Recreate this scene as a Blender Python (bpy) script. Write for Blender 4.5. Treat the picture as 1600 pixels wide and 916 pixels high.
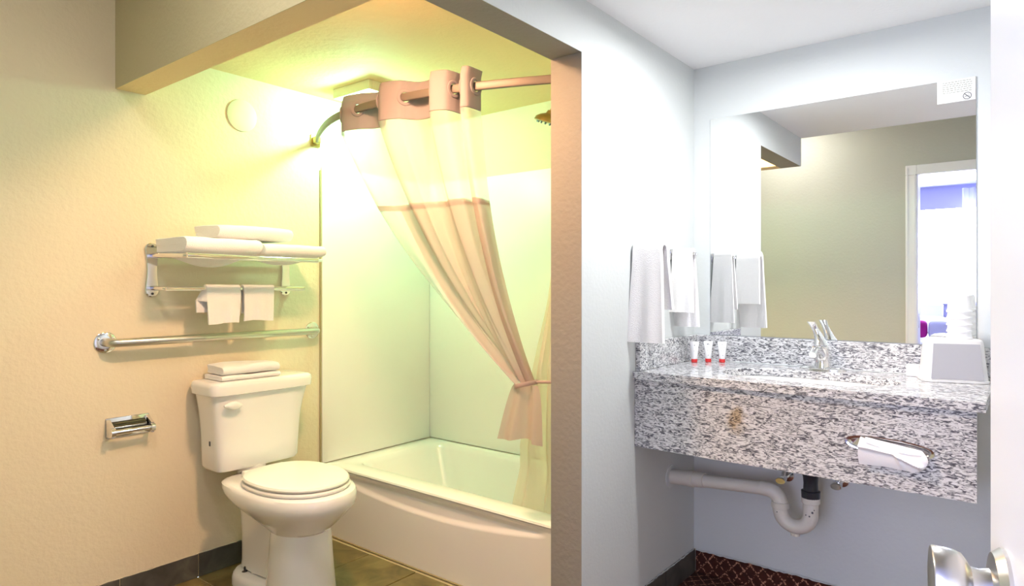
import bpy, bmesh, math, random
from mathutils import Vector, Matrix, noise
random.seed(7)
S = bpy.context.scene
C = S.collection
PI = math.pi
for o in list(bpy.data.objects): bpy.data.objects.remove(o)

# ------------------------------------------------------------ camera / light / exposure
cam = bpy.data.cameras.new('camera'); camo = bpy.data.objects.new('camera', cam); C.objects.link(camo)
camo.location = (0, 0, 1.25); camo.rotation_euler = (PI/2, 0, math.radians(38.47))
cam.sensor_width = 36; cam.lens = 1024.2/1600*36; cam.shift_y = -(458-449.1)/1600; cam.clip_start = .02
S.camera = camo
S.view_settings.view_transform = 'Standard'; S.view_settings.look = 'None'
S.view_settings.gamma = 1; S.view_settings.use_curve_mapping = False
S.view_settings.exposure = 0.0
W = bpy.data.worlds.new('world'); S.world = W; W.use_nodes = True
W.node_tree.nodes['Background'].inputs[0].default_value = (.62, .74, 1, 1)
W.node_tree.nodes['Background'].inputs[1].default_value = 6.0

def light(name, kind, loc, energy, color, rot=(0, 0, 0), size=.2, size_y=None, shape='RECTANGLE'):
    l = bpy.data.lights.new(name, kind); o = bpy.data.objects.new(name, l); C.objects.link(o)
    o.location = loc; o.rotation_euler = rot; l.energy = energy; l.color = color
    if kind == 'AREA':
        l.shape = shape; l.size = size
        if size_y: l.size_y = size_y
    else: l.shadow_soft_size = size
    return o
# daylight entering at the bedroom window, facing the bathroom door
light('window_daylight', 'AREA', (-.60, -3.45, 1.62), 185, (.74, .76, 1), (PI/2, 0, 0), 2.6, 1.06)
light('bedroom_fill_light', 'AREA', (-.9, -1.9, 2.30), 42, (.80, .84, 1), (0, 0, 0), 1.2, .8)  # added fill for the bedroom, no lamp object behind it
light('bath_lamp_light', 'POINT', (-2.53, 2.045, 2.125), 26, (.43, 1, .60), size=.05)
light('warm_fill_light', 'AREA', (-1.55, 1.30, 2.17), 27, (1, .60, .34), (0, 0, 0), .16, None, 'DISK')  # warm fill added above the view to turn the bathroom orange
light('entry_fill_light', 'AREA', (-1.5, .50, 2.57), 9, (1, .94, .88), (0, 0, 0), .3, None, 'DISK')  # unseen fill added to brighten the entry
light('vanity_lamp_light', 'AREA', (-.62, 2.10, 2.172), 18, (.97, .98, 1), (0, 0, 0), .13, None, 'DISK')

# ------------------------------------------------------------ materials
def mat(name, col, rough=.5, metal=0, bump=0, bscale=60, bdist=.002, spec=None, coat=0, detail=3):
    m = bpy.data.materials.new(name); m.use_nodes = True
    nt = m.node_tree; p = nt.nodes['Principled BSDF']
    p.inputs['Base Color'].default_value = (*col, 1); p.inputs['Roughness'].default_value = rough
    p.inputs['Metallic'].default_value = metal
    if spec is not None: p.inputs['Specular IOR Level'].default_value = spec
    if coat: p.inputs['Coat Weight'].default_value = coat; p.inputs['Coat Roughness'].default_value = .06
    tc = nt.nodes.new('ShaderNodeTexCoord')
    n = nt.nodes.new('ShaderNodeTexNoise'); n.inputs['Scale'].default_value = bscale; n.inputs['Detail'].default_value = detail
    nt.links.new(tc.outputs['Object'], n.inputs['Vector'])
    if bump:
        b = nt.nodes.new('ShaderNodeBump'); b.inputs['Strength'].default_value = bump; b.inputs['Distance'].default_value = bdist
        nt.links.new(n.outputs['Fac'], b.inputs['Height']); nt.links.new(b.outputs['Normal'], p.inputs['Normal'])
    # faint tonal variation
    mx = nt.nodes.new('ShaderNodeMix'); mx.data_type = 'RGBA'
    mx.inputs[6].default_value = (*[c*.965 for c in col], 1); mx.inputs[7].default_value = (*[min(1, c*1.02) for c in col], 1)
    n2 = nt.nodes.new('ShaderNodeTexNoise'); n2.inputs['Scale'].default_value = 3
    nt.links.new(tc.outputs['Object'], n2.inputs['Vector'])
    nt.links.new(n2.outputs['Fac'], mx.inputs[0]); nt.links.new(mx.outputs[2], p.inputs['Base Color'])
    return m
M = {}
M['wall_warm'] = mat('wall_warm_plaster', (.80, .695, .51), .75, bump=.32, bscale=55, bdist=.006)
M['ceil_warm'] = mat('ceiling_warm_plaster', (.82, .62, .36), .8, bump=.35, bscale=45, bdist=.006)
M['wall_cool'] = mat('wall_pale_paint', (.67, .70, .69), .7, bump=.25, bscale=70, bdist=.003)
M['wall_beige'] = mat('wall_beige_paint', (.58, .59, .53), .8, bump=.3, bscale=60, bdist=.004)
M['column'] = mat('column_shaded_taupe', (.31, .29, .26), .8, bump=.4, bscale=60, bdist=.005)  # shade on the partition end is tinted into this colour
M['olive'] = mat('header_shaded_olive', (.56, .49, .31), .8, bump=.4, bscale=60, bdist=.005)  # low light on the header front is put into this colour
M['ceil_cool'] = mat('ceiling_white_paint', (.90, .90, .91), .8, bump=.4, bscale=70, bdist=.004)
M['surround'] = mat('gloss_acrylic', (.93, .92, .86), .38)
M['tub'] = mat('tub_acrylic', (.92, .88, .84), .18, coat=.3)
M['china'] = mat('white_china', (.90, .885, .87), .12, coat=.5)
M['seatp'] = mat('seat_plastic', (.91, .89, .84), .25)
M['chrome'] = mat('chrome', (.82, .82, .82), .09, 1)
M['chrome_dark'] = mat('shadowed_chrome', (.16, .15, .13), .12, 1)
M['steel'] = mat('brushed_steel', (.62, .60, .55), .30, 1)
M['knob'] = mat('satin_nickel', (.62, .61, .59), .28, 1)
M['dark'] = mat('dark_metal', (.05, .05, .05), .4)
M['black'] = mat('black_pipe', (.02, .022, .03), .3)
M['pvc'] = mat('white_pvc', (.70, .67, .60), .45)
M['grout'] = mat('grout', (.60, .50, .30), .9, bump=.5, bscale=200)
M['terry'] = mat('terry_cloth', (.94, .92, .91), .95, bump=.9, bscale=330, bdist=.003, detail=5)
M['white'] = mat('white_paint_gloss', (.92, .93, .95), .3)
M['plate'] = mat('painted_plate', (.80, .72, .54), .6)
M['plastic_grey'] = mat('grey_plastic', (.42, .42, .45), .25)
M['plastic_rim'] = mat('pale_plastic', (.70, .70, .69), .3)
M['paper'] = mat('tissue_paper', (.86, .86, .88), .95, bump=.3, bscale=120)
M['foam'] = mat('white_foam', (.92, .92, .92), .8)
M['red'] = mat('red_cap', (.75, .04, .04), .35)
M['tube'] = mat('tube_plastic', (.88, .88, .87), .35)
M['ink'] = mat('dark_ink', (.10, .10, .11), .8)
M['ink_green'] = mat('olive_ink', (.20, .22, .14), .8)
M['label'] = mat('paper_label', (.85, .86, .84), .5)
M['brass_dark'] = mat('dark_brass', (.42, .30, .12), .35, 1)
M['rod'] = mat('rod_bronze', (.19, .15, .13), .5, .25)
M['magenta'] = mat('magenta_cloth', (.40, .0, .22), .8)
M['lav'] = mat('lavender_cloth', (.52, .52, .72), .85)
M['bedwhite'] = mat('bed_linen', (.85, .86, .90), .9)
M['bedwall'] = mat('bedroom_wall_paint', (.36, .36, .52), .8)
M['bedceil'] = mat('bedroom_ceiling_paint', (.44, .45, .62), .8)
M['wood'] = mat('bedroom_floor', (.22, .15, .11), .7)
M['caulk'] = mat('caulk', (.42, .36, .20), .7)

def tile_mat(name, c1, c2, c3):
    m = mat(name, c1, .38); nt = m.node_tree; p = nt.nodes['Principled BSDF']
    tc = nt.nodes.new('ShaderNodeTexCoord'); g = nt.nodes.new('ShaderNodeNewGeometry')
    n = nt.nodes.new('ShaderNodeTexNoise'); n.inputs['Scale'].default_value = 7; n.inputs['Detail'].default_value = 6; n.inputs['Distortion'].default_value = 1.2
    nt.links.new(g.outputs['Position'], n.inputs['Vector'])
    r = nt.nodes.new('ShaderNodeValToRGB'); e = r.color_ramp.elements
    e[0].position = .32; e[0].color = (*c1, 1); e[1].position = .68; e[1].color = (*c3, 1)
    k = e.new(.5); k.color = (*c2, 1)
    nt.links.new(n.outputs['Fac'], r.inputs[0]); nt.links.new(r.outputs[0], p.inputs['Base Color'])
    b = nt.nodes.new('ShaderNodeBump'); b.inputs['Strength'].default_value = .25; b.inputs['Distance'].default_value = .003
    nt.links.new(n.outputs['Fac'], b.inputs['Height']); nt.links.new(b.outputs['Normal'], p.inputs['Normal'])
    return m
M['tile'] = tile_mat('slate_floor_tile', (.11, .075, .022), (.17, .12, .04), (.25, .185, .07))
M['tile_base'] = tile_mat('slate_base_tile', (.055, .052, .045), (.09, .085, .075), (.13, .125, .105))

def granite():
    m = bpy.data.materials.new('speckled_granite'); m.use_nodes = True
    nt = m.node_tree; p = nt.nodes['Principled BSDF']; N = nt.nodes.new; Lk = nt.links.new
    p.inputs['Roughness'].default_value = .13
    g = N('ShaderNodeNewGeometry'); mp = N('ShaderNodeMapping')
    mp.inputs['Rotation'].default_value = (0, math.radians(-9), 0); mp.inputs['Scale'].default_value = (22, 34, 72)
    Lk(g.outputs['Position'], mp.inputs['Vector'])
    n = N('ShaderNodeTexNoise'); n.inputs['Scale'].default_value = 1.75; n.inputs['Detail'].default_value = 4
    n.inputs['Roughness'].default_value = .62; n.inputs['Distortion'].default_value = 1.8
    Lk(mp.outputs[0], n.inputs['Vector'])
    r = N('ShaderNodeValToRGB'); e = r.color_ramp.elements
    e[0].position = .385; e[0].color = (.09, .09, .105, 1); e[1].position = .55; e[1].color = (.74, .74, .74, 1)
    a = e.new(.45); a.color = (.24, .24, .26, 1); b = e.new(.492); b.color = (.50, .50, .49, 1)
    Lk(n.outputs['Fac'], r.inputs[0])
    # rusty stain on the front panel
    mp2 = N('ShaderNodeMapping'); mp2.inputs['Location'].default_value = (.788*1, -2.21, -.80); Lk(g.outputs['Position'], mp2.inputs['Vector'])
    sc = N('ShaderNodeVectorMath'); sc.operation = 'MULTIPLY'; sc.inputs[1].default_value = (1, 1, .62); Lk(mp2.outputs[0], sc.inputs[0])
    ln = N('ShaderNodeVectorMath'); ln.operation = 'LENGTH'; Lk(sc.outputs[0], ln.inputs[0])
    n3 = N('ShaderNodeTexNoise'); n3.inputs['Scale'].default_value = 45; Lk(g.outputs['Position'], n3.inputs['Vector'])
    ad = N('ShaderNodeMath'); ad.operation = 'MULTIPLY_ADD'; ad.inputs[1].default_value = .05; Lk(n3.outputs['Fac'], ad.inputs[0]); Lk(ln.outputs['Value'], ad.inputs[2])
    r2 = N('ShaderNodeMapRange'); r2.inputs[1].default_value = .035; r2.inputs[2].default_value = .062; r2.inputs[3].default_value = .75; r2.inputs[4].default_value = 0
    Lk(ad.outputs[0], r2.inputs[0])
    mx = N('ShaderNodeMix'); mx.data_type = 'RGBA'; mx.blend_type = 'MULTIPLY'; mx.inputs[7].default_value = (.55, .36, .14, 1)
    Lk(r2.outputs[0], mx.inputs[0]); Lk(r.outputs[0], mx.inputs[6]); Lk(mx.outputs[2], p.inputs['Base Color'])
    return m
M['granite'] = granite()

def carpet():
    m = bpy.data.materials.new('patterned_carpet'); m.use_nodes = True
    nt = m.node_tree; p = nt.nodes['Principled BSDF']; N = nt.nodes.new; Lk = nt.links.new
    p.inputs['Roughness'].default_value = 1
    g = N('ShaderNodeNewGeometry'); sp = N('ShaderNodeSeparateXYZ'); Lk(g.outputs['Position'], sp.inputs[0])
    yz = N('ShaderNodeMath'); yz.operation = 'ADD'; Lk(sp.outputs[1], yz.inputs[0]); Lk(sp.outputs[2], yz.inputs[1])
    def stripe(sgn):
        a = N('ShaderNodeMath'); a.operation = 'MULTIPLY_ADD'; a.inputs[1].default_value = sgn
        Lk(yz.outputs[0], a.inputs[0]); Lk(sp.outputs[0], a.inputs[2])
        b = N('ShaderNodeMath'); b.operation = 'MULTIPLY'; b.inputs[1].default_value = 19; Lk(a.outputs[0], b.inputs[0])
        f = N('ShaderNodeMath'); f.operation = 'FRACT'; Lk(b.outputs[0], f.inputs[0])
        c = N('ShaderNodeMath'); c.operation = 'COMPARE'; c.inputs[1].default_value = .5; c.inputs[2].default_value = .085; Lk(f.outputs[0], c.inputs[0])
        return c, b
    s1, b1 = stripe(.85); s2, b2 = stripe(-.85)
    mxx = N('ShaderNodeMath'); mxx.operation = 'MAXIMUM'; Lk(s1.outputs[0], mxx.inputs[0]); Lk(s2.outputs[0], mxx.inputs[1])
    n = N('ShaderNodeTexNoise'); n.inputs['Scale'].default_value = 130; Lk(g.outputs['Position'], n.inputs['Vector'])
    gt = N('ShaderNodeMapRange'); gt.inputs[1].default_value = .46; gt.inputs[2].default_value = .60; Lk(n.outputs['Fac'], gt.inputs[0])
    mu = N('ShaderNodeMath'); mu.operation = 'MULTIPLY'; Lk(mxx.outputs[0], mu.inputs[0]); Lk(gt.outputs[0], mu.inputs[1])
    n2 = N('ShaderNodeTexNoise'); n2.inputs['Scale'].default_value = 30; Lk(g.outputs['Position'], n2.inputs['Vector'])
    bs = N('ShaderNodeMix'); bs.data_type = 'RGBA'; bs.inputs[6].default_value = (.022, .004, .003, 1); bs.inputs[7].default_value = (.085, .018, .008, 1); Lk(n2.outputs['Fac'], bs.inputs[0])
    mx = N('ShaderNodeMix'); mx.data_type = 'RGBA'; mx.inputs[7].default_value = (.50, .25, .16, 1)
    Lk(mu.outputs[0], mx.inputs[0]); Lk(bs.outputs[2], mx.inputs[6]); Lk(mx.outputs[2], p.inputs['Base Color'])
    b = N('ShaderNodeBump'); b.inputs['Strength'].default_value = .8; b.inputs['Distance'].default_value = .004
    Lk(n.outputs['Fac'], b.inputs['Height']); Lk(b.outputs['Normal'], p.inputs['Normal'])
    return m
M['carpet'] = carpet()

def cloth(name, col, trans, sheer):
    m = bpy.data.materials.new(name); m.use_nodes = True
    nt = m.node_tree; N = nt.nodes.new; Lk = nt.links.new
    out = nt.nodes['Material Output']; nt.nodes.remove(nt.nodes['Principled BSDF'])
    d = N('ShaderNodeBsdfDiffuse'); d.inputs[0].default_value = (*col, 1)
    t = N('ShaderNodeBsdfTranslucent'); t.inputs[0].default_value = (*col, 1)
    tc = N('ShaderNodeTexCoord'); wv = N('ShaderNodeTexNoise'); wv.inputs['Scale'].default_value = 260
    Lk(tc.outputs['Object'], wv.inputs['Vector'])
    b = N('ShaderNodeBump'); b.inputs['Strength'].default_value = .15; b.inputs['Distance'].default_value = .001
    Lk(wv.outputs['Fac'], b.inputs['Height']); Lk(b.outputs[0], d.inputs['Normal'])
    a = N('ShaderNodeMixShader'); a.inputs[0].default_value = trans; Lk(d.outputs[0], a.inputs[1]); Lk(t.outputs[0], a.inputs[2])
    tr = N('ShaderNodeBsdfTransparent'); c = N('ShaderNodeMixShader'); c.inputs[0].default_value = sheer
    Lk(a.outputs[0], c.inputs[1]); Lk(tr.outputs[0], c.inputs[2]); Lk(c.outputs[0], out.inputs[0])
    return m
M['curtain'] = cloth('curtain_cloth', (.66, .52, .47), .42, .08)
M['sheer'] = cloth('curtain_sheer', (.78, .76, .72), .5, .5)
M['band'] = cloth('curtain_header', (.44, .37, .38), .35, 0)
M['liner'] = cloth('liner_plastic', (.84, .72, .56), .5, .25)
M['bag'] = cloth('clear_bag', (.85, .85, .85), .4, .5)
M['bcurtain'] = cloth('bedroom_curtain', (.62, .64, .90), .4, .25)
def emit(name, col, s):
    m = bpy.data.materials.new(name); m.use_nodes = True
    p = m.node_tree.nodes['Principled BSDF']; p.inputs['Base Color'].default_value = (*col, 1)
    p.inputs['Emission Color'].default_value = (*col, 1); p.inputs['Emission Strength'].default_value = s
    return m
M['lamp'] = emit('lamp_diffuser_lit', (.92, 1, .75), 6)
M['lamp2'] = emit('lamp_bowl_lit', (1, .95, .88), 5)
mm = bpy.data.materials.new('mirror_glass'); mm.use_nodes = True
p = mm.node_tree.nodes['Principled BSDF']; p.inputs['Metallic'].default_value = 1; p.inputs['Roughness'].default_value = 0
p.inputs['Base Color'].default_value = (.96, .97, .97, 1); M['mirror'] = mm

# ------------------------------------------------------------ helpers
def lk(name, bm, m, parent=None, smooth=False, kind=None, loc=None):
    bmesh.ops.recalc_face_normals(bm, faces=bm.faces)
    me = bpy.data.meshes.new(name); bm.to_mesh(me); bm.free()
    o = bpy.data.objects.new(name, me); C.objects.link(o)
    for mt in (m if isinstance(m, (list, tuple)) else [m]): me.materials.append(M[mt])
    if smooth:
        for f in me.polygons: f.use_smooth = True
        try: me.set_sharp_from_angle(angle=math.radians(38))
        except Exception: pass
    if parent: o.parent = parent; o.matrix_parent_inverse = Matrix.Translation(-parent.location) if parent.type == 'EMPTY' else Matrix()
    if kind: o['kind'] = kind
    return o
def tag(o, label, cat, group=None):
    o['label'] = label; o['category'] = cat
    if group: o['group'] = group
    return o
def thing(name, label, cat, loc=(0, 0, 0), group=None):
    o = bpy.data.objects.new(name, None); o.location = loc; o.empty_display_size = .05; C.objects.link(o)
    return tag(o, label, cat, group)
def box(bm, x0, x1, y0, y1, z0, z1, bev=0, seg=2, mi=0):
    r = bmesh.ops.create_cube(bm, size=1)
    vs = r['verts']
    for v in vs:
        v.co = Vector(((x0+x1)/2+v.co.x*(x1-x0), (y0+y1)/2+v.co.y*(y1-y0), (z0+z1)/2+v.co.z*(z1-z0)))
    fs = {f for v in vs for f in v.link_faces}
    for f in fs: f.material_index = mi
    if bev:
        es = {e for v in vs for e in v.link_edges}
        rr = bmesh.ops.bevel(bm, geom=list(es), offset=bev, segments=seg, affect='EDGES', profile=.5)
        for f in rr['faces']: f.material_index = mi
    return vs
def bx(*a, **k):
    bm = bmesh.new(); box(bm, *a, **k); return bm
def loft(bm, rings, closed=True, cap=(True, True)):
    R = [[bm.verts.new(p) for p in r] for r in rings]
    n = len(R[0])
    for a, b in zip(R, R[1:]):
        for i in range(n if closed else n-1):
            j = (i+1) % n; bm.faces.new((a[i], a[j], b[j], b[i]))
    if closed and cap[0]: bm.faces.new(R[0])
    if closed and cap[1]: bm.faces.new(R[-1])
    return R
def spow(v, p): return math.copysign(abs(v)**p, v)
def egg(xc, yc, af, ab, b, z, nf=2.0, nb=2.0, N=48):
    out = []
    for i in range(N):
        t = 2*PI*i/N; c, s = math.cos(t), math.sin(t)
        n = nf if c > 0 else nb; a = af if c > 0 else ab
        out.append(Vector((xc+a*spow(c, 2/n), yc+b*spow(s, 2/n), z)))
    return out
def frame(d):
    d = d.normalized(); u = Vector((0, 0, 1)).cross(d)
    if u.length < 1e-4: u = Vector((1, 0, 0))
    u.normalize(); return u, d.cross(u)
def tube(bm, pts, r, N=16, cap=True):
    pts = [Vector(p) for p in pts]; rr = r if isinstance(r, (list, tuple)) else [r]*len(pts)
    u = None; rings = []
    for i, p in enumerate(pts):
        d = (pts[min(i+1, len(pts)-1)]-pts[max(i-1, 0)]).normalized()
        if u is None: u, w = frame(d)
        else:
            u = (u-d*u.dot(d)).normalized(); w = d.cross(u)
        rings.append([p+(u*math.cos(2*PI*k/N)+w*math.sin(2*PI*k/N))*rr[i] for k in range(N)])
    loft(bm, rings, True, (cap, cap))
def lathe(bm, c, axis, prof, N=32):
    """prof: list of (distance along axis, radius)"""
    c = Vector(c); axis = Vector(axis).normalized(); u, w = frame(axis)
    loft(bm, [[c+axis*s+(u*math.cos(2*PI*k/N)+w*math.sin(2*PI*k/N))*max(r, 1e-4) for k in range(N)] for s, r in prof])
def arc(c, r, a0, a1, ax1, ax2, n=10):
    c = Vector(c); ax1 = Vector(ax1); ax2 = Vector(ax2)
    return [c+ax1*(r*math.cos(a0+(a1-a0)*i/n))+ax2*(r*math.sin(a0+(a1-a0)*i/n)) for i in range(n+1)]
def struct(name, bm, m, parent=None, smooth=False):
    return lk(name, bm, m, parent, smooth, kind=None if parent else 'structure')
def cr(P, t):  # catmull-rom through list of tuples, t in 0..1
    n = len(P)-1; s = min(max(t*n, 0), n-1e-6); i = int(s); f = s-i
    g = lambda k: Vector(P[min(max(k, 0), n)])
    a, b, c, d = g(i-1), g(i), g(i+1), g(i+2)
    return .5*((2*b)+(c-a)*f+(2*a-5*b+4*c-d)*f*f+(3*b-a-3*c+d)*f**3)

# key planes
XL, YM, XP, XQ, YE = -2.826, 2.768, -1.172, -1.296, 1.846
ZC, ZH, YH0, YH1 = 2.212, 2.032, 1.048, 1.160
XR, YB = .15, .08

# ------------------------------------------------------------ setting: shell
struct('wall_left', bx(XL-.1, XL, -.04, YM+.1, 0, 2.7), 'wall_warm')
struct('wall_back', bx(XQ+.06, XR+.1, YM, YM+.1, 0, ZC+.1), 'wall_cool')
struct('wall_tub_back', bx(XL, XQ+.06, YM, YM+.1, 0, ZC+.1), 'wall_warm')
# partition between tub and vanity, its end face and the header on top of it
bm = bmesh.new(); box(bm, XQ, XQ+.062, YE+.001, YM, 0, ZC); struct('wall_partition_tub_side', bm, 'wall_warm')
bm = bmesh.new(); box(bm, XQ+.062, XP, YE+.001, YM, 0, ZC); struct('wall_partition', bm, 'wall_cool')
bm = bmesh.new(); box(bm, XP-.002, XP, YH0, YE+.001, ZH, ZC); struct('trim_1', bm, 'wall_cool')
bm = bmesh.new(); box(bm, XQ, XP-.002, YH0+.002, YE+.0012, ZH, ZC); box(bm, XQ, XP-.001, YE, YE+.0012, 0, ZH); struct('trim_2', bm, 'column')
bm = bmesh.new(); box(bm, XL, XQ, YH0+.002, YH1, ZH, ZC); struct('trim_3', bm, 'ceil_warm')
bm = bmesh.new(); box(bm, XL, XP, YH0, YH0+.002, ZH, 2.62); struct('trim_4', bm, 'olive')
bm = bmesh.new(); box(bm, XP, XR, YH0, YH0+.002, ZC, 2.62); struct('trim_5', bm, 'wall_beige')
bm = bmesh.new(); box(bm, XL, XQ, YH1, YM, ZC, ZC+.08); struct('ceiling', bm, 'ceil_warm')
bm = bmesh.new(); box(bm, XP, XR, YH0+.002, YM, ZC, ZC+.08); struct('ceiling_vanity', bm, 'ceil_cool')
bm = bmesh.new(); box(bm, XL-.1, XR+.1, -.04, YH0, 2.62, 2.7); struct('ceiling_entry', bm, 'ceil_cool')
struct('wall_right', bx(XR, XR+.1, -.04, YM, 0, 2.7), 'wall_cool')
bm = bmesh.new(); box(bm, XL, -.65, -.04, YB, 0, 2.62); box(bm, -.65, .115, -.04, YB, 2.06, 2.62); struct('wall_front', bm, 'wall_beige')
# floors
fl = struct('floor', bx(XL, -1.20, -.04, YM, -.06, -.004), 'grout')
xs = [XL, -2.745, -2.432, -2.118, -1.805, -1.491, -1.20]; ys = [.08, .443, .752, 1.062, 1.372, 1.682, 1.992]
for i in range(len(xs)-1):
    for j in range(len(ys)-1):
        bm = bmesh.new(); g = .0025
        box(bm, xs[i]+g, xs[i+1]-g, ys[j]+g, ys[j+1]-g, -.01, random.uniform(-.0006, .0006), .0012, 1)
        lk('tile', bm, 'tile', fl)
struct('floor_carpet', bx(-1.20, XR, -.04, YM, -.06, 0), 'carpet')
bm = bmesh.new(); box(bm, -1.205, -1.195, .08, YE, -.01, .003, .002, 1); struct('trim_6', bm, 'brass_dark')
# baseboards of cut tile
bl = struct('baseboard_left', bx(XL, XL+.006, .08, 2.0, 0, .098), 'grout')
yy = [.08, .132, .442, .752, 1.062, 1.372, 1.682, 1.998]
for a, b in zip(yy, yy[1:]):
    lk('tile', bx(XL+.001, XL+.011, a+.002, b-.002, .001, .1, .001, 1), 'tile_base', bl)
bp = struct('baseboard_partition', bx(XP, XP+.006, YE+.003, YM, 0, .098), 'grout')
for a, b in ((YE+.003, 2.155), (2.155, 2.462), (2.462, YM-.013)):
    lk('tile', bx(XP+.001, XP+.011, a+.002, b-.002, .001, .1, .001, 1), 'tile_base', bp)
be = struct('baseboard_partition_end', bx(XQ, XP, YE-.006, YE, 0, .098), 'grout')
lk('tile', bx(XQ, XP+.004, YE-.011, YE-.001, .001, .1, .001, 1), 'tile_base', be)
bm = bmesh.new(); box(bm, XP+.011, XR, YM-.012, YM, 0, .096, .004, 2)
struct('baseboard_back', bm, 'carpet')
bm = bmesh.new()      # ragged painted edge of the carpet cove
pts = [(XP+.012+.0155*i, YM-.011+random.uniform(-.002, .001), .097+random.uniform(-.002, .0035)) for i in range(82)]
tube(bm, pts, [random.uniform(.0012, .003) for _ in pts], 6); struct('trim_7', bm, 'wall_cool')
bm = bmesh.new()
pts = [(XP+.008+random.uniform(-.003, .002), YE+.01+.0155*i, .1005+random.uniform(-.001, .0025)) for i in range(59)]
tube(bm, pts, [random.uniform(.001, .0028) for _ in pts], 6); struct('trim_8', bm, 'wall_cool')
bm = bmesh.new()
pts = [(XL+.008+random.uniform(-.003, .002), .1+.02*i, .1005+random.uniform(-.001, .002)) for i in range(95)]
tube(bm, pts, [random.uniform(.001, .0022) for _ in pts], 6); struct('trim_9', bm, 'wall_warm')

# ------------------------------------------------------------ bath tub and surround
Y0 = 2.009; X0 = XL+.003; X1 = XQ-.003; Y1 = YM-.003; ZT = .357
tb = thing('bathtub', 'white alcove bathtub with a bowed recess line on its apron', 'bathtub', (-2.06, 2.39, 0))
# inner shell + rim
def rrect(x0, x1, y0, y1, r, z, n=8):
    out = []
    for cx_, cy_, a0 in ((x1-r, y1-r, 0), (x0+r, y1-r, PI/2), (x0+r, y0+r, PI), (x1-r, y0+r, 1.5*PI)):
        for i in range(n+1):
            a = a0+PI/2*i/n; out.append(Vector((cx_+r*math.cos(a), cy_+r*math.sin(a), z)))
    return out
bm = bmesh.new()
loft(bm, [rrect(X0, X1, Y0+.004, Y1, .004, ZT-.012), rrect(X0+.003, X1-.003, Y0+.007, Y1-.003, .008, ZT-.004), rrect(X0+.012, X1-.012, Y0+.016, Y1-.012, .012, ZT),
          rrect(X0+.10, X1-.10, Y0+.105, Y1-.045, .09, ZT), rrect(X0+.112, X1-.112, Y0+.117, Y1-.055, .09, ZT-.006),
          rrect(X0+.125, X1-.12, Y0+.125, Y1-.065, .10, ZT-.03), rrect(X0+.20, X1-.16, Y0+.15, Y1-.09, .12, .12), rrect(X0+.25, X1-.19, Y0+.18, Y1-.12, .12, .075),
          rrect(X0+.33, X1-.25, Y0+.25, Y1-.18, .10, .065)], True, (False, True))
lk('tub_shell', bm, 'tub', tb, True)
# apron height field
bm = bmesh.new(); NX, NZ = 220, 110; G = []
def arcz(x): 
    t = (x+2.10)/.62; return .252+.052*t*t
for i in range(NX+1):
    x = X0+(X1-X0)*i/NX; row = []
    for j in range(NZ+1):
        z = .002+(ZT-.012-.002)*j/NZ
        d = z-arcz(x); y = Y0+.004
        if -2.74 < x < -1.42: 
            sx = min(1, (x+2.74)/.08, (-1.42-x)/.08); sx = sx*sx*(3-2*sx)
            s = min(max((d+.012)/.024, 0), 1); s = s*s*(3-2*s)
            tp = min(1, max(0, (ZT-.02-z)/.03))
            y += (.013*s*tp)*sx
        y -= .006*(1-min(1, (ZT-.012-z)/.02))
        row.append(bm.verts.new((x, y, z)))
    G.append(row)
for i in range(NX):
    for j in range(NZ): bm.faces.new((G[i][j], G[i+1][j], G[i+1][j+1], G[i][j+1]))
lk('apron', bm, 'tub', tb, True)
bm = bmesh.new(); tube(bm, [(X0, Y0+.001, .003), (-2.5, Y0-.001, .003), (X1, Y0, .003)], .004, 8); lk('caulk_line', bm, 'caulk', tb)
ts = thing('tub_surround', 'glossy white three-sided bath wall surround above the tub', 'wall panel', (-2.06, YM-.01, ZT))
zt = 1.862
for nm, b_ in (('side_panel', (XL+.001, XL+.014, 1.998, YM-.0155, ZT+.002, zt)), ('back_panel', (XL+.001, XQ-.001, YM-.015, YM-.002, ZT+.002, zt)), ('side_panel', (XQ-.014, XQ-.001, 1.998, YM-.0155, ZT+.002, zt))):
    lk(nm, bx(*b_, bev=.004), 'surround', ts, True)
lk('edge_bead', bx(XL+.001, XL+.009, 1.990, 1.997, ZT+.002, zt-.02), 'caulk', ts)

# ------------------------------------------------------------ toilet
yc = 1.545
t = thing('toilet', 'white two-piece toilet with its lid down beside the bathtub', 'toilet', (-2.45, yc, 0))
bm = bmesh.new()
def trow(z, x0, x1, y0, y1, n=7):
    return egg((x0+x1)/2, (y0+y1)/2, (x1-x0)/2, (x1-x0)/2, (y1-y0)/2, z, n, n, 64)
loft(bm, [trow(.480, -2.78, -2.66, 1.40, 1.72), trow(.479, -2.798, -2.632, 1.372, 1.742), trow(.492, -2.802, -2.626, 1.364, 1.750), trow(.56, -2.802, -2.624, 1.362, 1.752),
          trow(.63, -2.802, -2.623, 1.359, 1.757), trow(.69, -2.802, -2.621, 1.354, 1.764), trow(.74, -2.802, -2.617, 1.347, 1.774), trow(.80, -2.802, -2.61, 1.336, 1.789)])
lk('tank', bm, 'china', t, True)
bm = bmesh.new()
loft(bm, [trow(.800, -2.815, -2.60, 1.331, 1.799), trow(.803, -2.82, -2.594, 1.325, 1.805), trow(.835, -2.82, -2.592, 1.322, 1.808), trow(.848, -2.818, -2.595, 1.325, 1.805),
          trow(.855, -2.812, -2.603, 1.333, 1.797), trow(.857, -2.80, -2.62, 1.350, 1.780)])
lk('tank_lid', bm, 'china', t, True)
bm = bmesh.new()       # lens-shaped flush lever
rg = []
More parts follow.
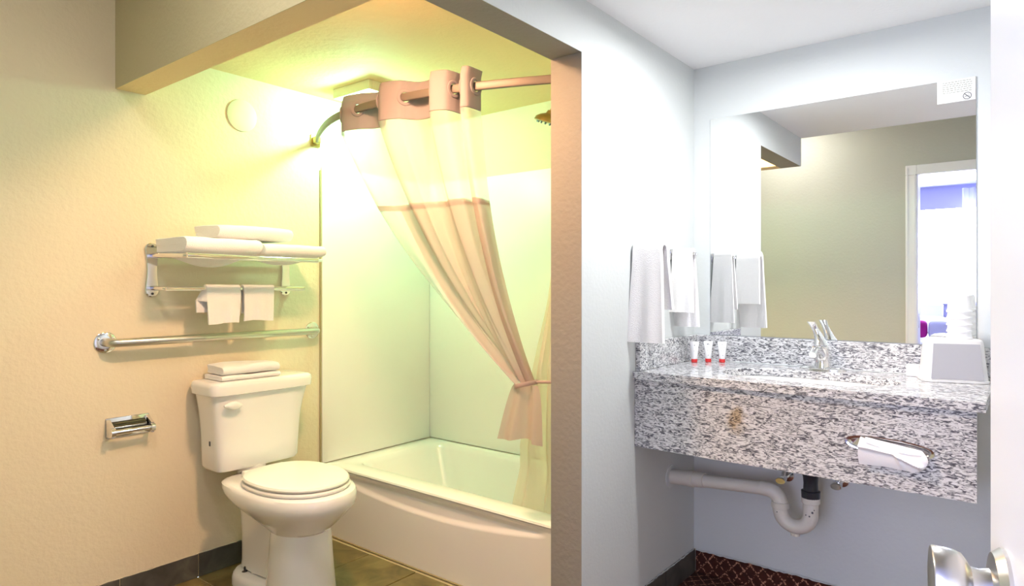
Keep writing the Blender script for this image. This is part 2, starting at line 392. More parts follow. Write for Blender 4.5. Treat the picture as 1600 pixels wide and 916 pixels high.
for i in range(13):
    s = i/12; y = 1.372+.078*s; h_ = .004+.019*math.sin(PI*min(1, s*1.02))**.8*(.5+.5*s); zc_ = .760-.004*s
    rg.append([Vector((-2.606+.006+.009*math.cos(a)*(0.4+math.sin(PI*s)), y, zc_+h_*math.sin(a))) for a in [2*PI*k/16 for k in range(16)]])
loft(bm, rg); lathe(bm, (-2.618, 1.430, .757), (1, 0, 0), [(0, .010), (.016, .010)], 16)
lk('flush_lever', bm, 'china', t, True)
bm = bmesh.new(); box(bm, -2.70, -2.69, 1.3585, 1.3605, .585, .605, .002, 1); bm2 = bm
lk('inspection_mark', bm, 'ink', t)
bm = bmesh.new()
loft(bm, [egg(-2.37, yc, .17, .30, .15, .452, 2.2, 4.5), egg(-2.36, yc, .265, .30, .185, .452, 2.2, 5), egg(-2.36, yc, .282, .305, .196, .446, 2.2, 5), egg(-2.36, yc, .288, .305, .201, .435, 2.2, 4.5), egg(-2.36, yc, .289, .30, .203, .415, 2.2, 4),
          egg(-2.36, yc, .285, .29, .200, .395, 2.2, 3.2), egg(-2.36, yc, .268, .27, .187, .372, 2.1, 2.8), egg(-2.355, yc, .238, .24, .165, .345, 2.1, 2.4),
          egg(-2.345, yc, .20, .20, .142, .318, 2, 2.2), egg(-2.33, yc, .155, .165, .122, .295, 2, 2), egg(-2.32, yc, .128, .14, .114, .282, 2, 2), egg(-2.32, yc, .10, .10, .09, .278, 2, 2)])
lk('bowl', bm, 'china', t, True)
bm = bmesh.new()
loft(bm, [egg(-2.318, yc, a, a, b, z, 2.3, 2.3) for z, a, b in ((.286, .108, .106), (.283, .113, .110), (.26, .116, .113), (.18, .121, .119), (.08, .128, .127), (.03, .132, .132), (.001, .136, .136))])
lk('pedestal', bm, 'china', t, True)
bm = bmesh.new()      # trapway behind the pedestal
loft(bm, [egg(-2.56, yc, a, .12, b, z, 2.6, 4) for z, a, b in ((.43, .10, .10), (.38, .12, .095), (.33, .14, .088), (.28, .16, .080), (.2, .17, .074), (.09, .18, .074), (.06, .18, .078))])
lk('trapway', bm, 'china', t, True)
bm = bmesh.new(); loft(bm, [egg(-2.57, yc, .16, .13, .085+.0, z, 2.4, 3.5) if False else egg(-2.57, yc, .20, .12, b, z, 2.4, 3) for z, b in ((.001, .128), (.03, .127), (.045, .120), (.052, .108), (.053, .07))])
lk('base_foot', bm, 'china', t, True)
bm = bmesh.new(); lathe(bm, (-2.60, 1.462, .050), (0, 0, 1), [(0, .012), (.003, .012), (.003, .004), (.022, .004), (.024, .002)], 14); lk('floor_bolt', bm, 'dark', t, True)
bm = bmesh.new(); lathe(bm, (-2.555, 1.492, .048), (.0, .0, 1), [(0, .024), (.012, .023), (.022, .016), (.026, .004)], 24); lk('bolt_cap', bm, 'seatp', t, True)
bm = bmesh.new(); lathe(bm, (-2.69, yc, .435), (0, 0, 1), [(0, .06), (.055, .06)], 24); lk('tank_gasket', bm, 'china', t, True)
# seat ring and lid
bm = bmesh.new()
loft(bm, [egg(-2.345, yc, .225, .215, .172, .452, 2.1, 2.6), egg(-2.345, yc, .237, .225, .183, .455, 2.1, 2.6), egg(-2.345, yc, .240, .228, .186, .463, 2.1, 2.6), egg(-2.345, yc, .236, .225, .182, .469, 2.1, 2.6), egg(-2.345, yc, .22, .21, .17, .470, 2.1, 2.6)])
lk('seat_ring', bm, 'seatp', t, True)
bm = bmesh.new()
loft(bm, [egg(-2.345, yc, .22, .21, .168, .472, 2.1, 2.6), egg(-2.345, yc, .233, .223, .179, .474, 2.1, 2.6), egg(-2.345, yc, .236, .226, .182, .481, 2.1, 2.6), egg(-2.345, yc, .231, .222, .177, .488, 2.1, 2.6), egg(-2.345, yc, .19, .19, .14, .493, 2.1, 2.6), egg(-2.345, yc, .08, .08, .06, .496, 2.1, 2.4)])
lk('seat_lid', bm, 'seatp', t, True)
for s in (-1, 1):
    bm = bmesh.new(); box(bm, -2.605, -2.565, yc+s*.075-.022, yc+s*.075+.022, .452, .478, .006, 2); lk('seat_hinge', bm, 'seatp', t, True)

# ------------------------------------------------------------ towels
def ribbon(path, th):
    P = [Vector(p) for p in path]; L_, R_ = [], []
    for i, p in enumerate(P):
        d = (P[min(i+1, len(P)-1)]-P[max(i-1, 0)]).normalized(); n = Vector((-d.y, d.x))
        tt = th*(.92 if i in (0, len(P)-1) else 1)
        L_.append(p+n*tt/2); R_.append(p-n*tt/2)
    return L_+R_[::-1]
def uturn(cx_, cz, r, side, n=7):
    a0 = -PI/2; return [(cx_+side*r*math.cos(a0+PI*i/n), cz+r*math.sin(a0+PI*i/n)) for i in range(n+1)]
def folded(name, label, ctr, w, ln, th, layers, rot=0, sag=0, group=None, start=1, seed=0, lumps=.004, mtl='terry'):
    """cloth folded over itself: cross-section (depth x height) swept along its length"""
    pitch = th*1.015; r = pitch/2; path = []; side = start
    path.append((-side*(w/2-r), th/2))
    for k in range(layers-1):
        path += [(side*(w/2-r)*q, th/2+k*pitch) for q in (-.5, 0, .5)]
        path += uturn(side*(w/2-r), th/2+k*pitch+r, r, side); side = -side
    path += [(side*(w/2-r)*q, th/2+(layers-1)*pitch) for q in (-.5, 0, .5)]
    path += [(side*(w/2-r*.6), th/2+(layers-1)*pitch)]
    prof = ribbon(path, th); bm = bmesh.new(); rings = []; n = 28; H = layers*pitch
    for i in range(n+1):
        s = i/n; e = min(s, 1-s)*ln; f = min(1, e/.008); f = .86+.14*math.sqrt(max(0, 1-(1-f)**2))
        ring = []
        for q in prof:
            zz = q.y; x = q.x*(.97+.03*f)
            zz = H/2+(zz-H/2)*f
            v = Vector((x, (s-.5)*ln, zz))
            k = noise.noise(Vector((v.x*9+seed, v.y*9, v.z*4+seed)))*lumps + noise.noise(Vector((v.x*25+seed, v.y*22, v.z*20)))*lumps*.35
            v.z += k*(.3+zz/H); v.x += noise.noise(Vector((seed, v.y*14, v.z*18)))*lumps*.8
            v.y += noise.noise(Vector((v.x*12, seed+3, v.z*30)))*lumps*1.2
            if sag: v.z -= sag*max(0, math.cos(v.y/ln*PI))**.7*max(0, 1-(v.x/(w*.42))**2)*(1-zz/H*.8)
            ring.append(v)
        rings.append(ring)
    loft(bm, rings)
    bmesh.ops.triangulate(bm, faces=[f for f in bm.faces if len(f.verts) > 4])
    o = lk(name, bm, mtl, None, True); o.location = ctr; o.rotation_euler = (0, 0, rot)
    return tag(o, label, 'towel', group)
folded('bath_towel', 'folded white bath towel at the left end of the chrome rack, sagging below its rod', (-2.66, 1.338, 1.387), .25, .315, .0305, 2, .0, .055, 'folded bath towels on the rack', seed=1)
folded('bath_towel', 'folded white bath towel lying at the right end of the chrome rack', (-2.655, 1.660, 1.387), .25, .30, .0245, 2, 0, .038, 'folded bath towels on the rack', seed=5)
folded('bath_towel', 'folded white bath towel lying on top of the two others on the rack', (-2.665, 1.495, 1.450), .20, .335, .028, 2, .0, 0, 'folded bath towels on the rack', seed=9)
folded('folded_bath_mat', 'upper folded white cloth on the toilet tank lid', (-2.705, 1.515, .882), .150, .255, .0185, 2, -.05, 0, 'folded cloths on the toilet tank', seed=14, lumps=.006)
folded('folded_bath_mat', 'lower flat folded white cloth lying directly on the toilet tank lid', (-2.705, 1.512, .858), .155, .265, .0105, 2, -.03, 0, 'folded cloths on the toilet tank', seed=17, lumps=.0025)

def drape(name, label, xb, zb, y0, y1, lf, lb, th, group, dx=.013, seed=0, cat='towel', xdir=1, tilt=0):
    """cloth hung over a bar that runs along y: front drop lf, back drop lb"""
    path = [(-dx, -lb)]+[(-dx, -lb*(1-k/6)) for k in range(1, 6)]+[(-dx+.001, -.004)]
    path += [(dx*math.cos(a), dx*math.sin(a)) for a in [PI-PI*k/8 for k in range(9)]]
    path += [(dx+.002*math.sin(k/8*PI), -lf*k/8) for k in range(1, 9)]
    prof = ribbon(path, th); bm = bmesh.new(); rings = []; n = 22
    for i in range(n+1):
        s = i/n; ring = []
        for q in prof:
            f = -q.y/lf
            y = y0+(y1-y0)*s
            x = q.x+(.0035*math.sin(s*9+seed)+.003*math.sin(s*17+seed*2))*max(0, f)*(1 if q.x > 0 else -.3)
            if q.x < 0: y -= tilt*(1-s)*min(1, max(0, -q.y)/lb*2)
            y += (.0035*math.sin(-q.y*22+seed))*(1 if s > .5 else -1)*abs(s-.5)*2
            z = q.y-(.003*math.sin(s*5+seed) if f > .9 else 0)
            ring.append(Vector((xb+x*xdir, y, zb+z)))
        rings.append(ring)
    loft(bm, rings); bmesh.ops.triangulate(bm, faces=[f for f in bm.faces if len(f.verts) > 4])
    return tag(lk(name, bm, 'terry', None, True), label, cat, group)
RB = -2.70
drape('hand_towel', 'left one of two small white hand towels over the lower rack rod', RB, 1.245, 1.345, 1.487, .148, .10, .008, 'hand towels on the rack rod', seed=1, tilt=.032)
drape('hand_towel', 'right one of two small white hand towels over the lower rack rod', RB, 1.245, 1.507, 1.650, .142, .11, .008, 'hand towels on the rack rod', seed=3)

# towel rack
rk = thing('towel_rack', 'chrome hotel towel shelf with two end brackets and a lower towel rod', 'towel rack', (XL, 1.48, 1.3))
def bracket(yc_):
    bm = bmesh.new(); out = []
    z0, z1, r = 1.238, 1.404, .028
    prof = [(r*math.cos(a), z1+r*math.sin(a)) for a in [PI*k/12 for k in range(13)]]
    prof += [(-r+.008*math.sin(PI*k/10), z1+(z0-z1)*k/10) for k in range(1, 10)]
    prof += [(r*math.cos(a), z0+r*math.sin(a)) for a in [PI+PI*k/12 for k in range(13)]]
    prof += [(r-.008*math.sin(PI*k/10), z0+(z1-z0)*k/10) for k in range(1, 10)]
    loft(bm, [[Vector((XL+.0005, yc_+a, z)) for a, z in prof], [Vector((XL+.007, yc_+a, z)) for a, z in prof], [Vector((XL+.010, yc_+a*.88, (z-1.32)*.975+1.32)) for a, z in prof]])
    b = lk('bracket', bm, 'chrome', rk, True)
    bm = bmesh.new(); tube(bm, [(XL+.008, yc_, 1.38), (-2.535, yc_, 1.372), (-2.522, yc_+(.012 if yc_ < 1.5 else -.040), 1.372)], [.011, .008, .007], 14); lk('shelf_arm', bm, 'chrome', rk, True)
    bm = bmesh.new(); tube(bm, [(XL+.008, yc_, 1.247), (-2.71, yc_, 1.245), (RB, yc_+(.01 if yc_ < 1.5 else -.01), 1.245)], [.010, .0075, .007], 14); lk('rod_arm', bm, 'chrome', rk, True)
    for zz in (1.418, 1.224):
        bm = bmesh.new(); lathe(bm, (XL+.010, yc_, zz), (1, 0, 0), [(0, .005), (.002, .005), (.0025, .003)], 12); lk('screw', bm, 'dark', b, True)
bracket(1.183); bracket(1.795)
bm = bmesh.new(); tube(bm, [(-2.522, 1.183, 1.372), (-2.522, 1.5, 1.370), (-2.522, 1.765, 1.370)], .0105, 14); lk('shelf_rod', bm, 'chrome', rk, True)
bm = bmesh.new(); tube(bm, [(-2.808, 1.183, 1.376), (-2.808, 1.795, 1.376)], .006, 12); lk('shelf_rod', bm, 'chrome', rk, True)
bm = bmesh.new(); tube(bm, [(RB, 1.183, 1.245), (RB, 1.815, 1.243)], .0098, 14); lk('towel_rod', bm, 'chrome', rk, True)

# grab bar
gb = thing('grab_bar', 'long satin steel grab bar screwed to the wall above the toilet', 'grab bar', (XL, 1.48, 1.035))
zz = 1.035; xb = XL+.062
bm = bmesh.new()
pts = [(XL+.004, 1.012, zz)]+arc((XL+.034, 1.040, zz), .028, PI, PI/2, (0, 1, 0), (1, 0, 0), 6)
pts = [(XL+.004, 1.012, zz), (XL+.032, 1.012, zz), (XL+.046, 1.016, zz), (XL+.056, 1.027, zz), (xb, 1.045, zz), (xb, 1.4, zz), (xb, 1.91, zz), (XL+.056, 1.930, zz), (XL+.046, 1.942, zz), (XL+.032, 1.946, zz), (XL+.004, 1.946, zz)]
tube(bm, pts, .0165, 20); lk('bar', bm, 'steel', gb, True)
for y in (1.012, 1.946):
    bm = bmesh.new(); lathe(bm, (XL+.0005, y, zz), (1, 0, 0), [(0, .041), (.003, .041), (.005, .038), (.005, .017)], 28); f = lk('flange', bm, 'chrome', gb, True)
    for k in range(3):
        a = 2*PI*k/3+.5; bm = bmesh.new(); lathe(bm, (XL+.005, y+.030*math.cos(a), zz+.030*math.sin(a)), (1, 0, 0), [(0, .0055), (.003, .005), (.004, .001)], 10); lk('screw', bm, 'steel', f, True)

# empty toilet paper holder
tp = thing('toilet_paper_holder', 'empty chrome toilet paper holder on the left wall', 'paper holder', (XL, 1.095, .70))
bm = bmesh.new(); box(bm, XL+.0005, XL+.006, 1.012, 1.172, .660, .738, .004, 2); lk('wall_plate', bm, 'chrome', tp, True)
for y in (1.020, 1.165):
    bm = bmesh.new(); loft(bm, [[Vector((XL+.004+.052*s, y+dy*(1-.3*s), .700+dz*(1-.42*s)-.012*s)) for dy, dz in ((-.007, -.034), (.007, -.034), (.007, .034), (-.007, .034))] for s in (0, .3, .7, 1)])
    lathe(bm, (XL+.050, y-.009, .688), (0, 1, 0), [(0, .012), (.001, .0175), (.017, .0175), (.018, .012)], 20); lk('side_arm', bm, 'chrome', tp, True)
bm = bmesh.new(); lathe(bm, (XL+.050, 1.03, .688), (0, 1, 0), [(0, .010), (.06, .010), (.061, .0085), (.126, .0085)], 18); lk('roller', bm, 'chrome', tp, True)
bm = bmesh.new(); loft(bm, [[Vector((XL+.006+.022*math.sin(PI*s), 1.03+.125*e, .722-.05*s)) for s in [k/8 for k in range(9)]]+[Vector((XL+.006, 1.03+.125*e, .722-.05*s)) for s in [1-k/8 for k in range(9)]] for e in (0, 1)]); lk('recess_shell', bm, 'chrome_dark', tp, True)

bm = bmesh.new(); lathe(bm, (XL+.0005, 1.574, 2.033), (1, 0, 0), [(0, .072), (.004, .072), (.006, .068), (.0065, .02)], 48)
tag(lk('wall_cover_plate', bm, 'plate', None, True), 'round blank cover plate painted over, high on the left wall', 'cover plate')

# ------------------------------------------------------------ lamps
lf = thing('ceiling_light', 'square bathroom ceiling light with a gridded glowing panel above the tub', 'ceiling light', (-2.53, 2.045, ZC))
bm = bmesh.new()
for b_ in ((-2.665, -2.395, 1.955, 1.972), (-2.665, -2.395, 2.118, 2.135), (-2.665, -2.648, 1.972, 2.118), (-2.412, -2.395, 1.972, 2.118)):
    box(bm, *b_, ZC-.045, ZC, .002, 1)
lk('frame', bm, 'plate', lf)
for x in (-2.575, -2.487): lk('divider', bx(x-.004, x+.004, 1.972, 2.118, ZC-.045, ZC-.01), 'plate', lf)
lk('lamp_panel', bx(-2.648, -2.412, 1.972, 2.118, ZC-.022, ZC-.008), 'lamp', lf)
def dome(name, label, x, y, r, z=ZC):
    d = thing(name, label, 'ceiling light', (x, y, z))
    bm = bmesh.new(); lathe(bm, (x, y, z), (0, 0, -1), [(0, r), (.012, r), (.014, r*.93)], 36); lk('base_ring', bm, 'chrome', d, True)
    bm = bmesh.new(); lathe(bm, (x, y, z-.012), (0, 0, -1), [(0, r*.92), (.006, r*.9), (.014, r*.7), (.018, r*.3), (.019, .002)], 36); lk('glass_bowl', bm, 'lamp2', d, True)
dome('unseen_ceiling_lamp', 'small round unseen ceiling lamp added for warm light on the bathroom doorway side', -1.55, 1.30, .09)  # dome for the added warm fill, above the view
dome('unseen_ceiling_lamp', 'round glowing ceiling lamp in front of the vanity', -.62, 2.10, .07)
dome('unseen_ceiling_lamp', 'round unseen lamp added on the higher ceiling to brighten the entry', -1.5, .50, .16, 2.62)  # dome for the added entry fill, out of view

# ------------------------------------------------------------ curtain rod, curtain, liner, shower head
ZR = 1.985
rodp = [(-2.818, 1.968), (-2.70, 1.895), (-2.56, 1.822), (-2.44, 1.77), (-2.317, 1.735), (-2.172, 1.718), (-2.01, 1.715), (-1.816, 1.738), (-1.652, 1.776), (-1.467, 1.842), (-1.36, 1.887), (-1.305, 1.912)]
RC = [Vector((a, b, ZR)) for a, b in rodp]
def rodat(x):
    for a, b in zip(RC, RC[1:]):
        if a.x <= x <= b.x:
            f = (x-a.x)/(b.x-a.x); d = (b-a).normalized(); return a.lerp(b, f), d
    return RC[-1].copy(), (RC[-1]-RC[-2]).normalized()
rod = thing('shower_curtain_rod', 'bowed bronze shower curtain rod with a square wall flange', 'curtain rod', (-2.1, 1.72, ZR))
bm = bmesh.new(); sm = [cr(RC, i/60) for i in range(61)]; rings = []
for i, p_ in enumerate(sm):
    d = (sm[min(i+1, 60)]-sm[max(i-1, 0)]).normalized(); n = Vector((0, 0, 1)).cross(d)
    rings.append([p_+n*(.007*spow(math.cos(a), .6))+Vector((0, 0, 1))*(.0160*spow(math.sin(a), .4)) for a in [2*PI*k/16 for k in range(16)]])
loft(bm, rings); lk('rod', bm, 'rod', rod, True)
bm = bmesh.new(); box(bm, XL+.0005, XL+.010, 1.935, 1.990, ZR-.030, ZR+.030, .004, 2); box(bm, XL+.008, XL+.040, 1.940, 1.972, ZR-.017, ZR+.017, .005, 2); lk('wall_flange', bm, 'brass_dark', rod, True)
bm = bmesh.new(); box(bm, XQ-.008, XQ-.0005, 1.885, 1.94, ZR-.03, ZR+.03, .003, 2); lk('wall_flange', bm, 'brass_dark', rod, True)

# folds: (x on rod, offset; negative = towards the room)
FD = [(-2.345, .030), (-2.30, -.004), (-2.25, -.022), (-2.175, 0), (-2.11, .035), (-2.045, .036), (-2.03, -.004), (-1.995, -.034), (-1.925, -.022), (-1.90, 0), (-1.865, .036), (-1.80, .030),
      (-1.775, -.01), (-1.755, -.045), (-1.70, -.038), (-1.68, 0), (-1.672, .034), (-1.655, .030), (-1.647, -.012), (-1.635, -.046), (-1.612, -.044), (-1.598, -.008), (-1.588, .03)]
def top(u, amp=1):
    q = cr([(a, b, 0) for a, b in FD], u); p_, d = rodat(q.x); n = Vector((d.y, -d.x, 0))
    return p_+n*(-q.y*amp)
K = Vector((-1.462, 1.925, .905))
cu = thing('shower_curtain', 'pinkish shower curtain with sheer upper window, gathered to the right and tied back', 'shower curtain', (-1.9, 1.75, ZR))
NU = 230
def cpt(u, v):
    """v 0 at header bottom .. 1 at the tie"""
    p0 = top(u); z0 = ZR-.085
    e = u-.5
    kn = K+Vector((e*.055+.012*math.sin(u*23), .022*math.cos(u*19)+e*.02, -.012*(1-u)+.008*math.sin(u*31)))
    hx = .24+.14*(1-u)
    p1 = Vector((p0.x+(kn.x-p0.x)*hx, p0.y+(kn.y-p0.y)*hx, z0+(kn.z-z0)*(.63-.03*(1-u))))
    p0 = Vector((p0.x, p0.y, z0))
    q = p0*(1-v)**2+p1*(2*v*(1-v))+kn*v*v
    base = rodat(q.x)[0] if False else None
    w = math.sin(PI*v)
    q.y += .006*w*math.sin(u*60+v*2)*(1-v)+.002*w*math.sin(u*97-v*3)
    q.x += .004*w*math.sin(u*41+v*6)
    return q
def sheet(f, nu, nv, v0, v1, u0=0, u1=1):
    bm = bmesh.new(); g = [[bm.verts.new(f(u0+(u1-u0)*i/nu, v0+(v1-v0)*j/nv)) for i in range(nu+1)] for j in range(nv+1)]
    for j in range(nv):
        for i in range(nu): bm.faces.new((g[j][i], g[j][i+1], g[j+1][i+1], g[j+1][i]))
    return bm
VS = .285
bm = sheet(cpt, NU, 16, 0, VS); lk('sheer_window', bm, 'sheer', cu, True)
bm = sheet(cpt, NU, 40, VS, 1, .165, 1); lk('curtain_body', bm, 'curtain', cu, True)
bm = sheet(cpt, 50, 40, VS, 1, 0, .165); lk('sheer_side', bm, 'sheer', cu, True)
bm = sheet(lambda u, v: cpt(u, v)+Vector((0, -.0015, 0)), NU, 2, VS-.008, VS+.012); lk('hem_seam', bm, 'curtain', cu, True)
# header band with a little thickness and wave on its edges
def hpt(u, v):
    p_ = top(u); p_.z = ZR+.066-.150*v
    if v < .2: p_ += Vector((0, .008, 0))*(0.2-v)*5
    return p_
bm = sheet(hpt, 520, 34, 0, 1)
g_us = []
for k in range(len(FD)-1):   # zero crossings = grommets
    pass
us = [i/1500 for i in range(1501)]; vals = [cr([(a, b, 0) for a, b in FD], u).y for u in us]
cross = [us[i] for i in range(1500) if vals[i]*vals[i+1] < 0 or vals[i] == 0]
rad = .026
cent = []
for u in cross:
    if cent and abs(u-cent[-1]) < .02: continue
    cent.append(u)
for u in cent:
    c0 = top(u); 
    dead = [v for v in bm.verts if (v.co-Vector((c0.x, c0.y, ZR))).length < rad]
    bmesh.ops.delete(bm, geom=dead, context='VERTS')
hb = lk('header_band', bm, 'band', cu, True)
md = hb.modifiers.new('thickness', 'SOLIDIFY'); md.thickness = .002
for u in cent:
    c0 = top(u); d = (top(min(u+.012, 1))-top(max(u-.012, 0))).normalized(); bm = bmesh.new(); n = 28
    ring = []
    for i in range(n):
        a = 2*PI*i/n; er = d*math.cos(a)+Vector((0, 0, 1))*math.sin(a); nn = d.cross(Vector((0, 0, 1)))
        ring.append([c0+er*(rad+.0075*math.cos(b))+nn*(.0045*math.sin(b)) for b in [2*PI*k/8 for k in range(8)]])
    ring.append(ring[0]); V = [[bm.verts.new(p_) for p_ in r] for r in ring[:-1]]
    for i in range(n):
        for k in range(8): bm.faces.new((V[i][k], V[(i+1) % n][k], V[(i+1) % n][(k+1) % 8], V[i][(k+1) % 8]))
    lk('grommet', bm, 'band', cu, True)
# tie band
bm = bmesh.new(); rg = []
for i in range(33):
    a = 2*PI*i/32; c0 = K+Vector((.047*math.cos(a), .034*math.sin(a), -.012+.012*math.cos(a)))
    er = Vector((math.cos(a), math.sin(a), 0))
    rg.append([c0+er*.003*math.cos(b)+Vector((0, 0, .009*math.sin(b))) for b in [2*PI*k/10 for k in range(10)]])
loft(bm, rg, True, (False, False)); tube(bm, [K+Vector((.045, .0, 0)), K+Vector((.10, .004, .004)), (XQ-.002, 1.93, .912)], .006, 10)
lk('tie_band', bm, 'curtain', cu, True)
def tail(u, v):
    a = (u-.5); w = .060+.058*v**.6
    x = K.x+.006+a*w*1.75-.022*v
    return Vector((x, K.y-.012+.013*math.sin(u*13)*(.3+v)*(1-.3*v)-.012*v, K.z-.012-v*(.205+.010*math.sin(u*5+1)+.012*(u > .82))))
bm = sheet(tail, 80, 16, 0, 1); lk('curtain_tail', bm, 'curtain', cu, True)
# liner bunch hanging inside the tub against the wall
def linp(u, v):
    z = 1.93-1.62*v
    tb_ = [(2.0, .03), (1.5, .06), (1.2, .10), (.95, .165), (.6, .33), (.35, .40), (.25, .41)]
    for (za, wa), (zb_, wb) in zip(tb_, tb_[1:]):
        if za >= z >= zb_: w = wa+(wb-wa)*(za-z)/(za-zb_)
    s = min(1, max(0, (1.1-z)/.6))
    x = XQ-.022-w*(1-u)
    y = 2.0+.16*min(1, max(0, (.95-z)/.45))+.016*math.sin(u*23)*(.35+s)+.006*math.sin(u*47+z*5)
    return Vector((x, y, z))
bm = sheet(linp, 70, 50, 0, 1); tag(lk('shower_liner', bm, 'liner', None, True), 'translucent shower liner bunched at the right end, hanging down into the tub', 'shower curtain')
HY = 2.20; HC = Vector((-1.545, HY, 1.965)); ax = Vector((-.35, 0, -.94)).normalized()
sh = thing('shower_fixture', 'brass coloured shower head on a wall arm at the right end of the tub', 'shower head', (XQ, HY, 2.0))
bm = bmesh.new(); tube(bm, [(XQ-.001, HY, 2.02), (XQ-.08, HY, 2.03), (XQ-.18, HY, 2.015), (XQ-.235, HY, 1.985), HC], .009, 14); lk('shower_arm', bm, 'brass_dark', sh, True)
bm = bmesh.new(); lathe(bm, (XQ-.0005, HY, 2.02), (-1, 0, 0), [(0, .028), (.004, .027), (.008, .012)], 24); lk('wall_flange', bm, 'brass_dark', sh, True)
bm = bmesh.new(); lathe(bm, HC, ax, [(-.008, .014), (.006, .020), (.014, .040), (.026, .056), (.040, .060), (.043, .054)], 32); hd = lk('spray_head', bm, 'brass_dark', sh, True)
uu, ww = frame(ax)
for k in range(14):
    a = 2*PI*k/14; c0 = HC+ax*.042+(uu*math.cos(a)+ww*math.sin(a))*.043
    bm = bmesh.new(); lathe(bm, c0, ax, [(0, .0045), (.007, .0035), (.008, .001)], 8); lk('nozzle', bm, 'dark', hd)

# ------------------------------------------------------------ vanity
CZ = .935; FX0, FX1 = XP+.001, -.100; FY = 2.200
va = thing('granite_vanity', 'wall hung speckled granite vanity counter with backsplash and deep front panel', 'vanity', (-.64, 2.45, CZ))
bm = bmesh.new()
N = 64; sx, sy, ax_, ay_ = -.628, 2.462, .288, .165
hole = [(sx+ax_*spow(math.cos(2*PI*i/N), .8), sy+ay_*spow(math.sin(2*PI*i/N), .8)) for i in range(N)]
def rectpt(i):
    a = 2*PI*i/N+1e-6; c, s = math.cos(a), math.sin(a); x0, x1, y0, y1 = FX0, FX1, FY, YM-.001
    k = min(((x1-sx)/c if c > 0 else (x0-sx)/c), ((y1-sy)/s if s > 0 else (y0-sy)/s)); return (sx+c*k, sy+s*k)
outer = [rectpt(i) for i in range(N)]
for X_, Y_ in ((FX0, FY), (FX1, FY), (FX0, YM-.001), (FX1, YM-.001)):
    i = min(range(N), key=lambda q: (outer[q][0]-X_)**2+(outer[q][1]-Y_)**2); outer[i] = (X_, Y_)
def rg3(p, z): return [Vector((a, b, z)) for a, b in p]
loft(bm, [rg3(hole, CZ-.028), rg3(hole, CZ-.002), rg3([(sx+(a-sx)*1.008, sy+(b-sy)*1.008) for a, b in hole], CZ), rg3(outer, CZ), rg3(outer, CZ-.028), rg3(hole, CZ-.028)], True, (False, False))
lk('counter_slab', bm, 'granite', va)
lk('front_panel', bx(FX0, -.121, FY+.014, FY+.034, .653, CZ-.0285), 'granite', va)
lk('backsplash', bx(FX0+.02, FX1, YM-.021, YM-.001, CZ+.0005, 1.043, .0015, 1), 'granite', va)
lk('side_splash', bx(FX0, FX0+.0195, FY+.022, YM-.001, CZ+.0005, 1.043, .0015, 1), 'granite', va)
bm = bmesh.new(); tube(bm, [(FX0+.02, YM-.022, CZ+.002), (FX1, YM-.022, CZ+.002)], .002, 6); lk('caulk_line', bm, 'wall_cool', va)
bs = bmesh.new()
def el(k, z, dy=0): return [Vector((sx+(a-sx)*k, sy+(b-sy)*k+dy, z)) for a, b in hole]
loft(bs, [el(1.06, CZ-.0285), el(.985, CZ-.0295), el(.97, CZ-.04), el(.90, CZ-.09), el(.72, CZ-.13), el(.40, CZ-.148), el(.09, CZ-.152)], True, (False, True))
sk = thing('sink_basin', 'white oval sink basin set under the granite counter', 'sink', (sx, sy, CZ-.03))
lk('basin', bs, 'china', sk, True)
bm = bmesh.new(); lathe(bm, (sx, sy, CZ-.152), (0, 0, 1), [(0, .026), (.003, .026), (.004, .018), (.002, .005)], 24); lk('drain_ring', bm, 'chrome', sk, True)

fa = thing('faucet', 'chrome single lever faucet with tall flared handle behind the sink', 'faucet', (-.628, 2.695, CZ))
fx, fy = -.628, 2.695
bm = bmesh.new(); loft(bm, [egg(fx, fy, a, a, b, z, 2.6, 2.6, 40) for a, b, z in ((.083, .028, CZ+.001), (.083, .028, CZ+.006), (.072, .022, CZ+.012), (.035, .018, CZ+.015))]); lk('base_plate', bm, 'chrome', fa, True)
bm = bmesh.new(); loft(bm, [egg(fx+dx, fy+dy, a, a, a*.95, CZ+z, 2, 2, 28) for a, z, dx, dy in ((.030, .008, 0, 0), (.026, .03, 0, 0), (.024, .055, 0, -.004), (.025, .075, 0, -.010), (.024, .088, 0, -.012), (.016, .098, 0, -.012), (.008, .101, 0, -.012))]); lk('body', bm, 'chrome', fa, True)
bm = bmesh.new(); tube(bm, [(fx, fy-.01, CZ+.055), (fx-.004, fy-.05, CZ+.078), (fx-.006, fy-.095, CZ+.082), (fx-.007, fy-.118, CZ+.066)], [.017, .016, .0145, .013], 18); lk('spout', bm, 'chrome', fa, True)
bm = bmesh.new(); rg = []
for i in range(15):
    s = i/14; c0 = Vector((fx-.002-.034*s**1.3, fy-.012+.020*s-.03*s*s, CZ+.095+.088*s)); w = .021*(1-s)**1.8+.0062+.009*s**2; th_ = .020*(1-s)**1.5+.0038
    rg.append([c0+Vector((w*math.cos(a), th_*math.sin(a), 0)) for a in [2*PI*k/20 for k in range(20)]])
loft(bm, rg); h_ = lk('lever', bm, 'chrome', fa, True)
bm = bmesh.new(); lathe(bm, (fx, fy-.034, CZ+.088), (0, -1, 0), [(0, .004), (.004, .004), (.005, .002)], 12); lk('index_button', bm, 'ink', fa, True)

